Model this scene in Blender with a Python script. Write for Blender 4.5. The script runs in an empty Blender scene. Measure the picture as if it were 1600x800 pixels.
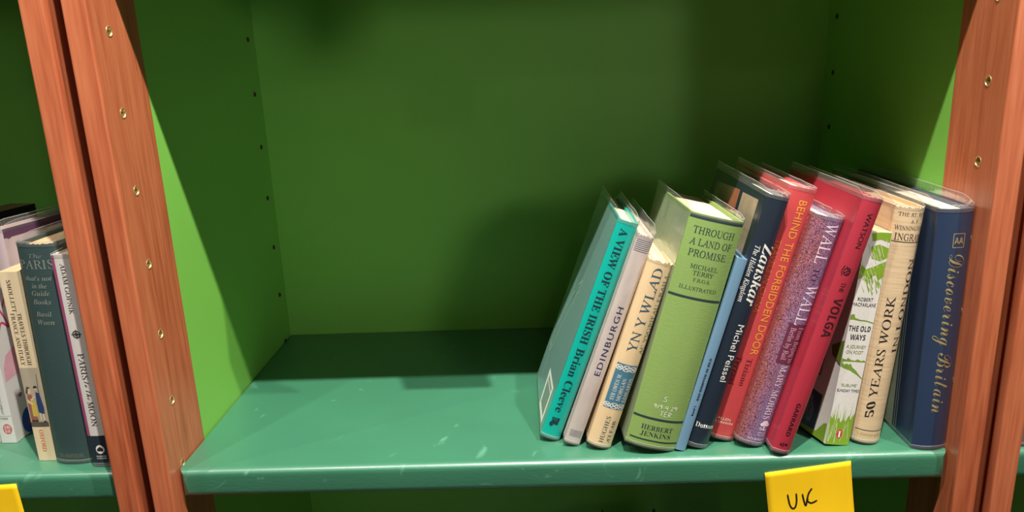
import bpy, bmesh, math, random
from mathutils import Vector, Matrix
random.seed(7)
sc = bpy.context.scene
COL = sc.collection

# ------------------------------------------------------------------ camera, world, light, exposure
def srgb(r, g, b, a=1.0):
    f = lambda c: c / 12.92 if c <= 0.04045 else ((c + 0.055) / 1.055) ** 2.4
    return (f(r / 255), f(g / 255), f(b / 255), a)

R = [[0.9991756390125767, -0.031987452860450225, -0.02499690507462058],
     [0.01581177155479719, -0.2604781314027116, 0.9653502633455127],
     [-0.03739024316727592, -0.9649497116018286, -0.259757625095857]]
cam_d = bpy.data.cameras.new('camera'); cam = bpy.data.objects.new('camera', cam_d); COL.objects.link(cam)
cam.matrix_world = Matrix(((R[0][0], -R[0][1], -R[0][2], 0.33995), (R[1][0], -R[1][1], -R[1][2], -0.61777),
                           (R[2][0], -R[2][1], -R[2][2], 0.36624), (0, 0, 0, 1)))
cam_d.sensor_width = 36; cam_d.sensor_fit = 'HORIZONTAL'; cam_d.lens = 36 * 1160 / 1600
cam_d.clip_start = 0.02
sc.camera = cam

world = bpy.data.worlds.new('shop_interior'); sc.world = world; world.use_nodes = True
world.node_tree.nodes['Background'].inputs[0].default_value = (1.0, 0.93, 0.82, 1)
world.node_tree.nodes['Background'].inputs[1].default_value = 0.035

def spot(name, loc, target, power, size=70, radius=0.018, blend=0.5, colour=(1, 0.965, 0.92)):
    l = bpy.data.lights.new(name, 'SPOT'); l.energy = power; l.spot_size = math.radians(size); l.spot_blend = blend
    l.shadow_soft_size = radius; l.color = colour
    o = bpy.data.objects.new(name, l); COL.objects.link(o); o.location = loc
    o.rotation_euler = (Vector(target) - Vector(loc)).to_track_quat('-Z', 'Y').to_euler()
    return o
# a ceiling track parallel to the bookcases, an added soft fill and a dim lamp farther back in the room
spot('track_spotlight', (0.47, -0.60, 2.01), (0.28, 0.05, 0.1), 285)
spot('track_spotlight', (1.24, -0.60, 2.01), (0.40, 0.05, 0.1), 155)
spot('track_spotlight', (-0.34, -0.60, 2.01), (0.1, 0.05, 0.1), 60)
spot('track_spotlight', (-1.10, -0.60, 2.01), (0.0, 0.05, 0.1), 40)
spot('room_and_fill_light', (2.0, -3.0, 1.0), (0.22, 0.2, 0.33), 82, 16, 0.34, 0.8)  # added fill from the front right, lifts the back wall and upright fronts
spot('room_and_fill_light', (0.9, -3.6, 2.12), (0.3, 0.2, 0.3), 10, 50, 0.09)

sc.view_settings.view_transform = 'Standard'; sc.view_settings.look = 'None'
sc.view_settings.exposure = 0.0; sc.view_settings.gamma = 1.0
sc.view_settings.use_curve_mapping = False

# ------------------------------------------------------------------ materials
def mat(name, col, rough=0.5, coat=0.0, coat_rough=0.2, metal=0.0, spec=0.5, noise=None, bump=None, weave=None):
    """noise = (scale xyz, strength of value change); bump = (scale xyz, strength)"""
    m = bpy.data.materials.new(name); m.use_nodes = True
    nt = m.node_tree; b = nt.nodes['Principled BSDF']
    b.inputs['Base Color'].default_value = col; b.inputs['Roughness'].default_value = rough
    b.inputs['Metallic'].default_value = metal; b.inputs['Coat Weight'].default_value = coat
    b.inputs['Coat Roughness'].default_value = coat_rough; b.inputs['Specular IOR Level'].default_value = spec
    tc = nt.nodes.new('ShaderNodeTexCoord')
    def nz(scale, detail=4):
        mp = nt.nodes.new('ShaderNodeMapping'); mp.inputs['Scale'].default_value = scale
        n = nt.nodes.new('ShaderNodeTexNoise'); n.inputs['Scale'].default_value = 1.0; n.inputs['Detail'].default_value = detail
        nt.links.new(tc.outputs['Object'], mp.inputs['Vector']); nt.links.new(mp.outputs['Vector'], n.inputs['Vector'])
        return n
    if noise:
        n = nz(noise[0]); r = nt.nodes.new('ShaderNodeMapRange')
        r.inputs['From Min'].default_value = 0.3; r.inputs['From Max'].default_value = 0.7
        r.inputs['To Min'].default_value = 1 - noise[1]; r.inputs['To Max'].default_value = 1 + noise[1] * 0.6
        hsv = nt.nodes.new('ShaderNodeHueSaturation'); hsv.inputs['Color'].default_value = col
        nt.links.new(n.outputs['Fac'], r.inputs['Value']); nt.links.new(r.outputs['Result'], hsv.inputs['Value'])
        nt.links.new(hsv.outputs['Color'], b.inputs['Base Color'])
    if bump:
        n = nz(bump[0]); bp = nt.nodes.new('ShaderNodeBump'); bp.inputs['Strength'].default_value = bump[1]
        bp.inputs['Distance'].default_value = 0.0006
        nt.links.new(n.outputs['Fac'], bp.inputs['Height']); nt.links.new(bp.outputs['Normal'], b.inputs['Normal'])
    return m

def wood_mat(name, c1, c2, c3):
    m = bpy.data.materials.new(name); m.use_nodes = True; nt = m.node_tree; b = nt.nodes['Principled BSDF']
    tc = nt.nodes.new('ShaderNodeTexCoord')
    def nz(scale, detail, dist=0.0):
        mp = nt.nodes.new('ShaderNodeMapping'); mp.inputs['Scale'].default_value = scale
        n = nt.nodes.new('ShaderNodeTexNoise'); n.inputs['Scale'].default_value = 1; n.inputs['Detail'].default_value = detail
        n.inputs['Distortion'].default_value = dist
        nt.links.new(tc.outputs['Object'], mp.inputs['Vector']); nt.links.new(mp.outputs['Vector'], n.inputs['Vector'])
        return n
    n1 = nz((42, 42, 2.6), 3, 1.6); n2 = nz((300, 300, 16), 2); n3 = nz((9, 9, 2.0), 2)
    rp = nt.nodes.new('ShaderNodeValToRGB'); e = rp.color_ramp.elements
    e[0].position = 0.36; e[0].color = c1; e[1].position = 0.66; e[1].color = c3
    k = e.new(0.5); k.color = c2
    a = nt.nodes.new('ShaderNodeMath'); a.operation = 'MULTIPLY_ADD'; a.inputs[1].default_value = 0.35
    s = nt.nodes.new('ShaderNodeMath'); s.operation = 'MULTIPLY_ADD'; s.inputs[1].default_value = 0.3; s.inputs[2].default_value = 0.175
    nt.links.new(n3.outputs['Fac'], s.inputs[0])
    h = nt.nodes.new('ShaderNodeMath'); h.operation = 'MULTIPLY_ADD'; h.inputs[1].default_value = 0.35
    nt.links.new(n1.outputs['Fac'], h.inputs[0]); nt.links.new(s.outputs[0], h.inputs[2])
    nt.links.new(n2.outputs['Fac'], a.inputs[0]); nt.links.new(h.outputs[0], a.inputs[2])
    a2 = nt.nodes.new('ShaderNodeMath'); a2.operation = 'SUBTRACT'; a2.inputs[1].default_value = 0.175
    nt.links.new(a.outputs[0], a2.inputs[0]); nt.links.new(a2.outputs[0], rp.inputs['Fac'])
    nt.links.new(rp.outputs['Color'], b.inputs['Base Color'])
    b.inputs['Roughness'].default_value = 0.42; b.inputs['Coat Weight'].default_value = 0.35; b.inputs['Coat Roughness'].default_value = 0.28
    bp = nt.nodes.new('ShaderNodeBump'); bp.inputs['Strength'].default_value = 0.12; bp.inputs['Distance'].default_value = 0.0005
    nt.links.new(n2.outputs['Fac'], bp.inputs['Height']); nt.links.new(bp.outputs['Normal'], b.inputs['Normal'])
    return m

def shelf_mat():
    m = mat('teal_shelf_paint', srgb(59, 117, 88), 0.38, 0.9, 0.27, noise=((7, 9, 9), 0.08), bump=((130, 380, 380), 0.22))
    nt = m.node_tree; b = nt.nodes['Principled BSDF']
    # pale rubbed scuffs
    tc = nt.nodes.new('ShaderNodeTexCoord'); mp = nt.nodes.new('ShaderNodeMapping'); mp.inputs['Scale'].default_value = (22, 11, 30)
    n = nt.nodes.new('ShaderNodeTexNoise'); n.inputs['Scale'].default_value = 1; n.inputs['Detail'].default_value = 3; n.inputs['Distortion'].default_value = 2.5
    nt.links.new(tc.outputs['Object'], mp.inputs['Vector']); nt.links.new(mp.outputs['Vector'], n.inputs['Vector'])
    rp = nt.nodes.new('ShaderNodeValToRGB'); e = rp.color_ramp.elements
    e[0].position = 0.655; e[0].color = (0, 0, 0, 1); e[1].position = 0.76; e[1].color = (0.38, 0.38, 0.38, 1)
    mx = nt.nodes.new('ShaderNodeMix'); mx.data_type = 'RGBA'; mx.inputs[7].default_value = srgb(125, 185, 155)
    old = b.inputs['Base Color'].links[0].from_socket
    nt.links.new(n.outputs['Fac'], rp.inputs['Fac']); nt.links.new(rp.outputs['Color'], mx.inputs[0])
    nt.links.new(old, mx.inputs[6]); nt.links.new(mx.outputs[2], b.inputs['Base Color'])
    return m

def pages_mat(name, c):
    m = mat(name, c, 0.75, noise=((900, 14, 4), 0.3), bump=((1300, 20, 8), 0.5)); return m

def speckle_mat():
    """purple marbled jacket turning rust towards its left"""
    m = mat('marbled_purple_jacket', (1, 1, 1, 1), 0.35, 0.5, 0.15); nt = m.node_tree; b = nt.nodes['Principled BSDF']
    tc = nt.nodes.new('ShaderNodeTexCoord')
    def nz(s, d):
        mp = nt.nodes.new('ShaderNodeMapping'); mp.inputs['Scale'].default_value = s
        n = nt.nodes.new('ShaderNodeTexNoise'); n.inputs['Scale'].default_value = 1; n.inputs['Detail'].default_value = d
        nt.links.new(tc.outputs['Object'], mp.inputs[0]); nt.links.new(mp.outputs[0], n.inputs[0]); return n
    n1 = nz((1000, 1000, 1000), 4); n2 = nz((60, 60, 22), 2)
    sx = nt.nodes.new('ShaderNodeSeparateXYZ'); nt.links.new(tc.outputs['Object'], sx.inputs[0])
    mr = nt.nodes.new('ShaderNodeMapRange'); mr.inputs['From Min'].default_value = 0.0; mr.inputs['From Max'].default_value = 0.022
    nt.links.new(sx.outputs['X'], mr.inputs['Value'])
    ad = nt.nodes.new('ShaderNodeMath'); ad.operation = 'MULTIPLY_ADD'; ad.inputs[1].default_value = 1.6; ad.inputs[2].default_value = -0.8
    nt.links.new(n2.outputs['Fac'], ad.inputs[0])
    ad2 = nt.nodes.new('ShaderNodeMath'); ad2.operation = 'ADD'; ad2.use_clamp = True
    nt.links.new(ad.outputs[0], ad2.inputs[0]); nt.links.new(mr.outputs[0], ad2.inputs[1])
    mx = nt.nodes.new('ShaderNodeMix'); mx.data_type = 'RGBA'
    mx.inputs[6].default_value = srgb(142, 82, 76); mx.inputs[7].default_value = srgb(128, 110, 140)
    nt.links.new(ad2.outputs[0], mx.inputs[0])
    rp = nt.nodes.new('ShaderNodeValToRGB'); e = rp.color_ramp.elements
    e[0].position = 0.36; e[0].color = (0.22, 0.2, 0.3, 1); e[1].position = 0.68; e[1].color = (2.0, 1.9, 2.0, 1)
    nt.links.new(n1.outputs['Fac'], rp.inputs['Fac'])
    mu = nt.nodes.new('ShaderNodeMix'); mu.data_type = 'RGBA'; mu.blend_type = 'MULTIPLY'; mu.inputs[0].default_value = 1
    nt.links.new(mx.outputs[2], mu.inputs[6]); nt.links.new(rp.outputs['Color'], mu.inputs[7])
    nt.links.new(mu.outputs[2], b.inputs['Base Color'])
    return m

def film_mat(name='clear_polyester_film', haze=0.13):
    m = bpy.data.materials.new(name); m.use_nodes = True; nt = m.node_tree; nt.nodes.remove(nt.nodes['Principled BSDF'])
    out = nt.nodes['Material Output']
    tr = nt.nodes.new('ShaderNodeBsdfTransparent'); tr.inputs[0].default_value = (0.95, 0.95, 0.94, 1)
    df = nt.nodes.new('ShaderNodeBsdfTranslucent'); df.inputs[0].default_value = (0.9, 0.9, 0.88, 1)
    dd = nt.nodes.new('ShaderNodeBsdfDiffuse'); dd.inputs[0].default_value = (0.9, 0.9, 0.88, 1); ad = nt.nodes.new('ShaderNodeMixShader'); nt.links.new(df.outputs[0], ad.inputs[1]); nt.links.new(dd.outputs[0], ad.inputs[2])
    gl = nt.nodes.new('ShaderNodeBsdfGlossy'); gl.inputs['Roughness'].default_value = 0.14; gl.inputs[0].default_value = (1, 1, 1, 1)
    tc = nt.nodes.new('ShaderNodeTexCoord'); n = nt.nodes.new('ShaderNodeTexNoise'); n.inputs['Scale'].default_value = 160; n.inputs['Detail'].default_value = 3
    bp = nt.nodes.new('ShaderNodeBump'); bp.inputs['Strength'].default_value = 0.5; bp.inputs['Distance'].default_value = 0.001
    nt.links.new(tc.outputs['Object'], n.inputs['Vector']); nt.links.new(n.outputs['Fac'], bp.inputs['Height']); nt.links.new(bp.outputs['Normal'], gl.inputs['Normal'])
    m1 = nt.nodes.new('ShaderNodeMixShader'); m1.inputs[0].default_value = haze
    nt.links.new(tr.outputs[0], m1.inputs[1]); nt.links.new(ad.outputs[0], m1.inputs[2])
    lw = nt.nodes.new('ShaderNodeLayerWeight'); lw.inputs['Blend'].default_value = 0.25
    fr = nt.nodes.new('ShaderNodeMath'); fr.operation = 'MULTIPLY_ADD'; fr.inputs[1].default_value = 0.5; fr.inputs[2].default_value = 0.04
    nt.links.new(lw.outputs['Facing'], fr.inputs[0])
    m2 = nt.nodes.new('ShaderNodeMixShader'); nt.links.new(fr.outputs[0], m2.inputs[0])
    nt.links.new(m1.outputs[0], m2.inputs[1]); nt.links.new(gl.outputs[0], m2.inputs[2])
    nt.links.new(m2.outputs[0], out.inputs['Surface'])
    return m

WOOD = wood_mat('cherry_stained_wood', srgb(158, 76, 45), srgb(188, 102, 65), srgb(206, 122, 82))
GREEN = mat('leaf_green_panel_paint', srgb(124, 190, 76), 0.5, 0.1, 0.4, noise=((4, 4, 4), 0.06))
SHELF = shelf_mat()
BRASS = mat('antique_brass', srgb(214, 184, 128), 0.34, metal=0.65)
DARKHOLE = mat('dark_hole', srgb(84, 60, 30), 0.45, metal=0.4)
BRONZE = mat('dark_bronze', srgb(92, 66, 44), 0.45, metal=0.7)
FILM = film_mat()
FILM_EDGE = film_mat('film_edge', 0.8)
FILM_VEIL = film_mat('film_reflection_haze', 0.34)
PAGES = pages_mat('cream_pages', srgb(226, 204, 168))
PAGES_TAN = pages_mat('tan_pages', srgb(206, 172, 128))
PAGES_WHITE = pages_mat('off_white_pages', srgb(232, 222, 202))
YELLOW = mat('yellow_note_paper', srgb(250, 200, 0), 0.7, noise=((25, 25, 8), 0.07))
INK = mat('black_marker_ink', srgb(28, 24, 18), 0.45)
_inks = {}
def ink(r, g, b, rough=0.5, metal=0.0):
    k = (r, g, b, metal)
    if k not in _inks: _inks[k] = mat('ink', srgb(r, g, b), rough, metal=metal)
    return _inks[k]

# ------------------------------------------------------------------ builders
def tag(o, label=None, cat=None, group=None, kind=None):
    if label: o['label'] = label
    if cat: o['category'] = cat
    if group: o['group'] = group
    if kind: o['kind'] = kind
    return o

def empty(name, loc, rot=None):
    o = bpy.data.objects.new(name, None); COL.objects.link(o); o.location = loc; o.empty_display_size = 0.02
    if rot: o.rotation_euler = rot
    return o

def link(name, bm, m, parent=None, smooth=False):
    me = bpy.data.meshes.new(name); bm.normal_update(); bm.to_mesh(me); bm.free()
    for x in (m if isinstance(m, (list, tuple)) else [m]): me.materials.append(x)
    if smooth:
        for p in me.polygons: p.use_smooth = True
    o = bpy.data.objects.new(name, me); COL.objects.link(o)
    if parent: o.parent = parent
    return o

def bm_box(bm, lo, hi, bevel=0.0, seg=2):
    x0, y0, z0 = lo; x1, y1, z1 = hi
    v = [bm.verts.new(p) for p in ((x0, y0, z0), (x1, y0, z0), (x1, y1, z0), (x0, y1, z0), (x0, y0, z1), (x1, y0, z1), (x1, y1, z1), (x0, y1, z1))]
    fs = [bm.faces.new([v[i] for i in f]) for f in ((3, 2, 1, 0), (4, 5, 6, 7), (0, 1, 5, 4), (1, 2, 6, 5), (2, 3, 7, 6), (3, 0, 4, 7))]
    if bevel:
        es = list({e for f in fs for e in f.edges})
        bmesh.ops.bevel(bm, geom=es, offset=bevel, segments=seg, profile=0.5, affect='EDGES')

def box(name, lo, hi, m, parent=None, bevel=0.0, seg=2, smooth=False):
    bm = bmesh.new(); bm_box(bm, lo, hi, bevel, seg); return link(name, bm, m, parent, smooth)

def struct(o): o['kind'] = 'structure'; return o

# ------------------------------------------------------------------ room
FLOOR_Z = -1.12
struct(box('floor', (-2.6, -4.2, FLOOR_Z - 0.05), (3.4, 0.45, FLOOR_Z), mat('grey_carpet', srgb(70, 66, 62), 0.95, noise=((90, 90, 90), 0.2)), None))
struct(box('wall_back', (-2.6, 0.40, FLOOR_Z), (3.4, 0.46, 2.3), mat('pale_wall_paint', srgb(205, 200, 190), 0.8, noise=((5, 5, 5), 0.04)), None))

# ------------------------------------------------------------------ bookcases
PITCH = 0.0662
def socket(parent, x, y, z, side, big):
    """brass bushing let into a vertical face at x, facing side (+1 / -1)"""
    bm = bmesh.new(); r = 0.0046 if big else 0.0030; n = 20
    prof = [(r, 0.0002), (r, 0.0009), (r * 0.86, 0.0013), (r * 0.74, 0.0009), (r * 0.62, 0.0004), (r * 0.5, 0.0003)]
    if big: prof = [(r, 0.00005), (r * 0.97, 0.0003), (r * 0.86, 0.0004), (r * 0.80, 0.0001), (r * 0.78, -0.0015), (r * 0.76, -0.0058), (r * 0.3, -0.0062)]
    rings = [[bm.verts.new((x + side * h, y + a * math.cos(t), z + a * math.sin(t))) for t in [2 * math.pi * i / n for i in range(n)]] for a, h in prof]
    for p, q in zip(rings, rings[1:]):
        for i in range(n):
            bm.faces.new([p[i], p[(i + 1) % n], q[(i + 1) % n], q[i]]).material_index = 0
    f = bm.faces.new(rings[-1]); f.material_index = 1
    bmesh.ops.recalc_face_normals(bm, faces=bm.faces)
    return link('pin_socket', bm, [BRASS if big else BRONZE, DARKHOLE], parent, True)

def bookcase(x0, w, label, left=True, right=True, sockets=()):
    """x0, w: inner left face and inner width"""
    t = 0.0200; zt = 1.02; zb = FLOOR_Z
    root = empty('bookcase', (x0, 0, FLOOR_Z)); tag(root, label, 'bookcase')
    Z = lambda z: z - FLOOR_Z
    for side, on in ((-1, left), (1, right)):
        if not on: continue
        xi = 0 if side < 0 else w
        xa, xb = (xi - t, xi) if side < 0 else (xi, xi + t)
        # the nose of the upright is wider than the stem behind it, which leaves a dark gap between neighbours
        k = 0.0075; ya, ym, yc = -0.0138, -0.0035, 0.0625
        sec = [(xa, ya), (xb, ya), (xb, yc), (xa + k, yc), (xa + k, ym), (xa, ym)] if side < 0 else [(xa, ya), (xb, ya), (xb, ym), (xb - k, ym), (xb - k, yc), (xa, yc)]
        bm = bmesh.new(); lo = [bm.verts.new((x, y, 0)) for x, y in sec]; hi = [bm.verts.new((x, y, Z(zt))) for x, y in sec]; m_ = len(sec)
        bm.faces.new(lo[::-1]); bm.faces.new(hi)
        for i in range(m_): bm.faces.new([lo[i], lo[(i + 1) % m_], hi[(i + 1) % m_], hi[i]])
        bmesh.ops.bevel(bm, geom=[e for e in bm.edges if all(v.co.y < ya + 1e-6 for v in e.verts)], offset=0.0016, segments=2, profile=0.5, affect='EDGES')
        if side in sockets:                 # drill the pin holes into the inner face
            bm.normal_update()
            f = max((q for q in bm.faces if q.normal.x * -side > 0.99), key=lambda q: q.calc_area())
            edges = list(f.edges); bm.faces.remove(f)
            for k in range(0, 8):
                z = Z(0.0010 + k * PITCH); n_ = 24
                vs = [bm.verts.new((xi, 0.0137 + 0.0040 * math.cos(2 * math.pi * i / n_), z + 0.0040 * math.sin(2 * math.pi * i / n_))) for i in range(n_)]
                edges += [bm.edges.new((vs[i], vs[(i + 1) % n_])) for i in range(n_)]
            bmesh.ops.triangle_fill(bm, use_beauty=True, use_dissolve=False, edges=edges, normal=(-side, 0, 0))
            bmesh.ops.recalc_face_normals(bm, faces=bm.faces)
        up = link('upright', bm, WOOD, root)
        pn = box('side_panel', (xa + (0.0004 if side > 0 else 0.0085), 0.0625, 0), (xb - (0.0004 if side < 0 else 0.0085), 0.3559, Z(zt)), GREEN, root)
        if side in sockets:
            for k in range(0, 8):
                z = Z(0.0010 + k * PITCH)
                socket(up, xi, 0.0137, z, -side, True); socket(pn, xi + side * 0.0004, 0.3305, z, -side, False)
    box('back_panel', (-t + 0.001, 0.3559, 0), (w + t - 0.001, 0.3690, Z(zt)), GREEN, root)
    box('top_board', (0.0005, 0.002, Z(zt) - 0.024), (w - 0.0005, 0.3555, Z(zt)), SHELF, root, 0.002)
    box('bottom_board', (0.0005, 0.002, 0), (w - 0.0005, 0.3555, 0.07), SHELF, root, 0.002)
    return root
W = 0.7195
bookcase(0.0, W, 'bookcase in the middle of the photo with green panels and orange brown wooden uprights', sockets=(-1, 1))
XL = -0.7735; XR = 0.7735
bookcase(XL, W + 0.0005, 'bookcase at the left edge of the photo beyond the dark gap, with books about Paris')
bookcase(XR, W, 'bookcase at the right edge of the photo, only its wooden upright in view')

def shelf(x0, z, w, label):
    th = 0.0290
    bm = bmesh.new(); n = 1
    bm_box(bm, (0, 0, -th), (w, 0.3545, 0))
    front = [e for e in bm.edges if all(abs(v.co.y) < 1e-6 for v in e.verts)]
    bmesh.ops.bevel(bm, geom=front, offset=0.0075, segments=8, profile=0.5, affect='EDGES')
    o = link('shelf', bm, SHELF, None, True); o.location = (x0, 0, z)
    o.data.set_sharp_from_angle(angle=math.radians(35))
    tag(o, label, 'shelf'); return o
shelf(0.0012, 0, W - 0.0024, 'teal green shelf carrying the leaning row of books, yellow UK note on its edge')
shelf(0.0012, 0.526, W - 0.0024, 'teal green shelf above the leaning books, casting the shadow across the bay')
shelf(0.0012, -0.53, W - 0.0024, 'teal green shelf below the leaning books, in deep shade')
shelf(XL + 0.0012, 0, W - 0.002, 'teal green shelf under the Paris books at the left edge')
shelf(XL + 0.0012, 0.526, W - 0.002, 'teal green shelf above the Paris books at the left edge')
shelf(XR + 0.0012, 0, W - 0.0024, 'teal green shelf at the right edge, only its corner beside the upright in view')
shelf(XR + 0.0012, 0.526, W - 0.0024, 'teal green upper shelf of the right edge bookcase')
shelf(XL + 0.0012, -0.53, W - 0.002, 'teal green lower shelf of the left bookcase, in deep shade')

# ------------------------------------------------------------------ lettering
def cvt(s, style):
    out = []
    for c in s:
        if style in ('serif', 'bold', 'roman', 'italic', 'script', 'sansb', 'bolditalic'):
            up, lo = {'serif': (0x1D400, 0x1D41A), 'bold': (0x1D400, 0x1D41A), 'roman': (0x1D434, 0x1D44E), 'italic': (0x1D434, 0x1D44E),
                      'script': (0x1D4D0, 0x1D4EA), 'sansb': (0x1D5D4, 0x1D5EE), 'bolditalic': (0x1D468, 0x1D482)}[style]
            if c == 'h' and style in ('italic', 'roman'): c = '\u210E'
            elif c.isascii() and c.isupper(): c = chr(up + ord(c) - 65)
            elif c.isascii() and c.islower(): c = chr(lo + ord(c) - 97)
            elif c.isdigit(): c = chr((0x1D7EC if style == 'sansb' else 0x1D7CE) + int(c))
        out.append(c)
    return ''.join(out)

def text_bm(s, style, spacing=1.0):
    cu = bpy.data.curves.new('tmp', 'FONT'); cu.body = cvt(s, style); cu.resolution_u = 3
    cu.space_character = spacing
    if style == 'roman': cu.shear = -0.27
    cu.offset = {'serif': -0.008, 'script': -0.007}.get(style, 0.0)
    o = bpy.data.objects.new('tmp', cu); COL.objects.link(o)
    me = bpy.data.meshes.new_from_object(o)
    bm = bmesh.new(); bm.from_mesh(me)
    bpy.data.objects.remove(o); bpy.data.curves.remove(cu); bpy.data.meshes.remove(me)
    return bm

def capheight(style): return 0.70

def split_mesh(bm, axis, step):
    """cut the flat mesh every step along axis so that it can follow a curve"""
    if not bm.verts: return
    lo = min(v.co[axis] for v in bm.verts); hi = max(v.co[axis] for v in bm.verts)
    k = math.floor(lo / step) + 1; no = Vector((0, 0, 0)); no[axis] = 1
    while k * step < hi:
        co = Vector((0, 0, 0)); co[axis] = k * step
        bmesh.ops.bisect_plane(bm, geom=bm.verts[:] + bm.edges[:] + bm.faces[:], plane_co=co, plane_no=no, dist=1e-7); k += 1

def strokes_bm(lines, wd):
    """flat brush strokes in the xy plane"""
    bm = bmesh.new()
    for pts in lines:
        P = []
        for i in range(len(pts) - 1):           # smooth (Catmull-Rom)
            p0 = Vector(pts[max(i - 1, 0)]); p1 = Vector(pts[i]); p2 = Vector(pts[i + 1]); p3 = Vector(pts[min(i + 2, len(pts) - 1)])
            for k in range(4):
                t = k / 4; P.append(0.5 * (2 * p1 + (p2 - p0) * t + (2 * p0 - 5 * p1 + 4 * p2 - p3) * t * t + (3 * p1 - p0 - 3 * p2 + p3) * t ** 3))
        P.append(Vector(pts[-1])); prev = None
        for i, p in enumerate(P):
            d = (P[min(i + 1, len(P) - 1)] - P[max(i - 1, 0)]); d = d.normalized() if d.length > 1e-9 else Vector((1, 0))
            k = wd * (0.5 if i in (0, len(P) - 1) else 1.0) / 2
            a = bm.verts.new((p.x - d.y * k, p.y + d.x * k, 0)); b = bm.verts.new((p.x + d.y * k, p.y - d.x * k, 0))
            if prev: bm.faces.new([prev[0], prev[1], b, a])
            prev = (a, b)
    bmesh.ops.recalc_face_normals(bm, faces=bm.faces)
    return bm

def poly_bm(polys):
    bm = bmesh.new()
    for p in polys: bm.faces.new([bm.verts.new((x, y, 0)) for x, y in p])
    bmesh.ops.triangulate(bm, faces=bm.faces[:])
    return bm

def disc(cx, cy, rx, ry, n=24): return [(cx + rx * math.cos(2 * math.pi * i / n), cy + ry * math.sin(2 * math.pi * i / n)) for i in range(n)]

# ------------------------------------------------------------------ books
class Book: pass
MM = 0.001

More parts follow.
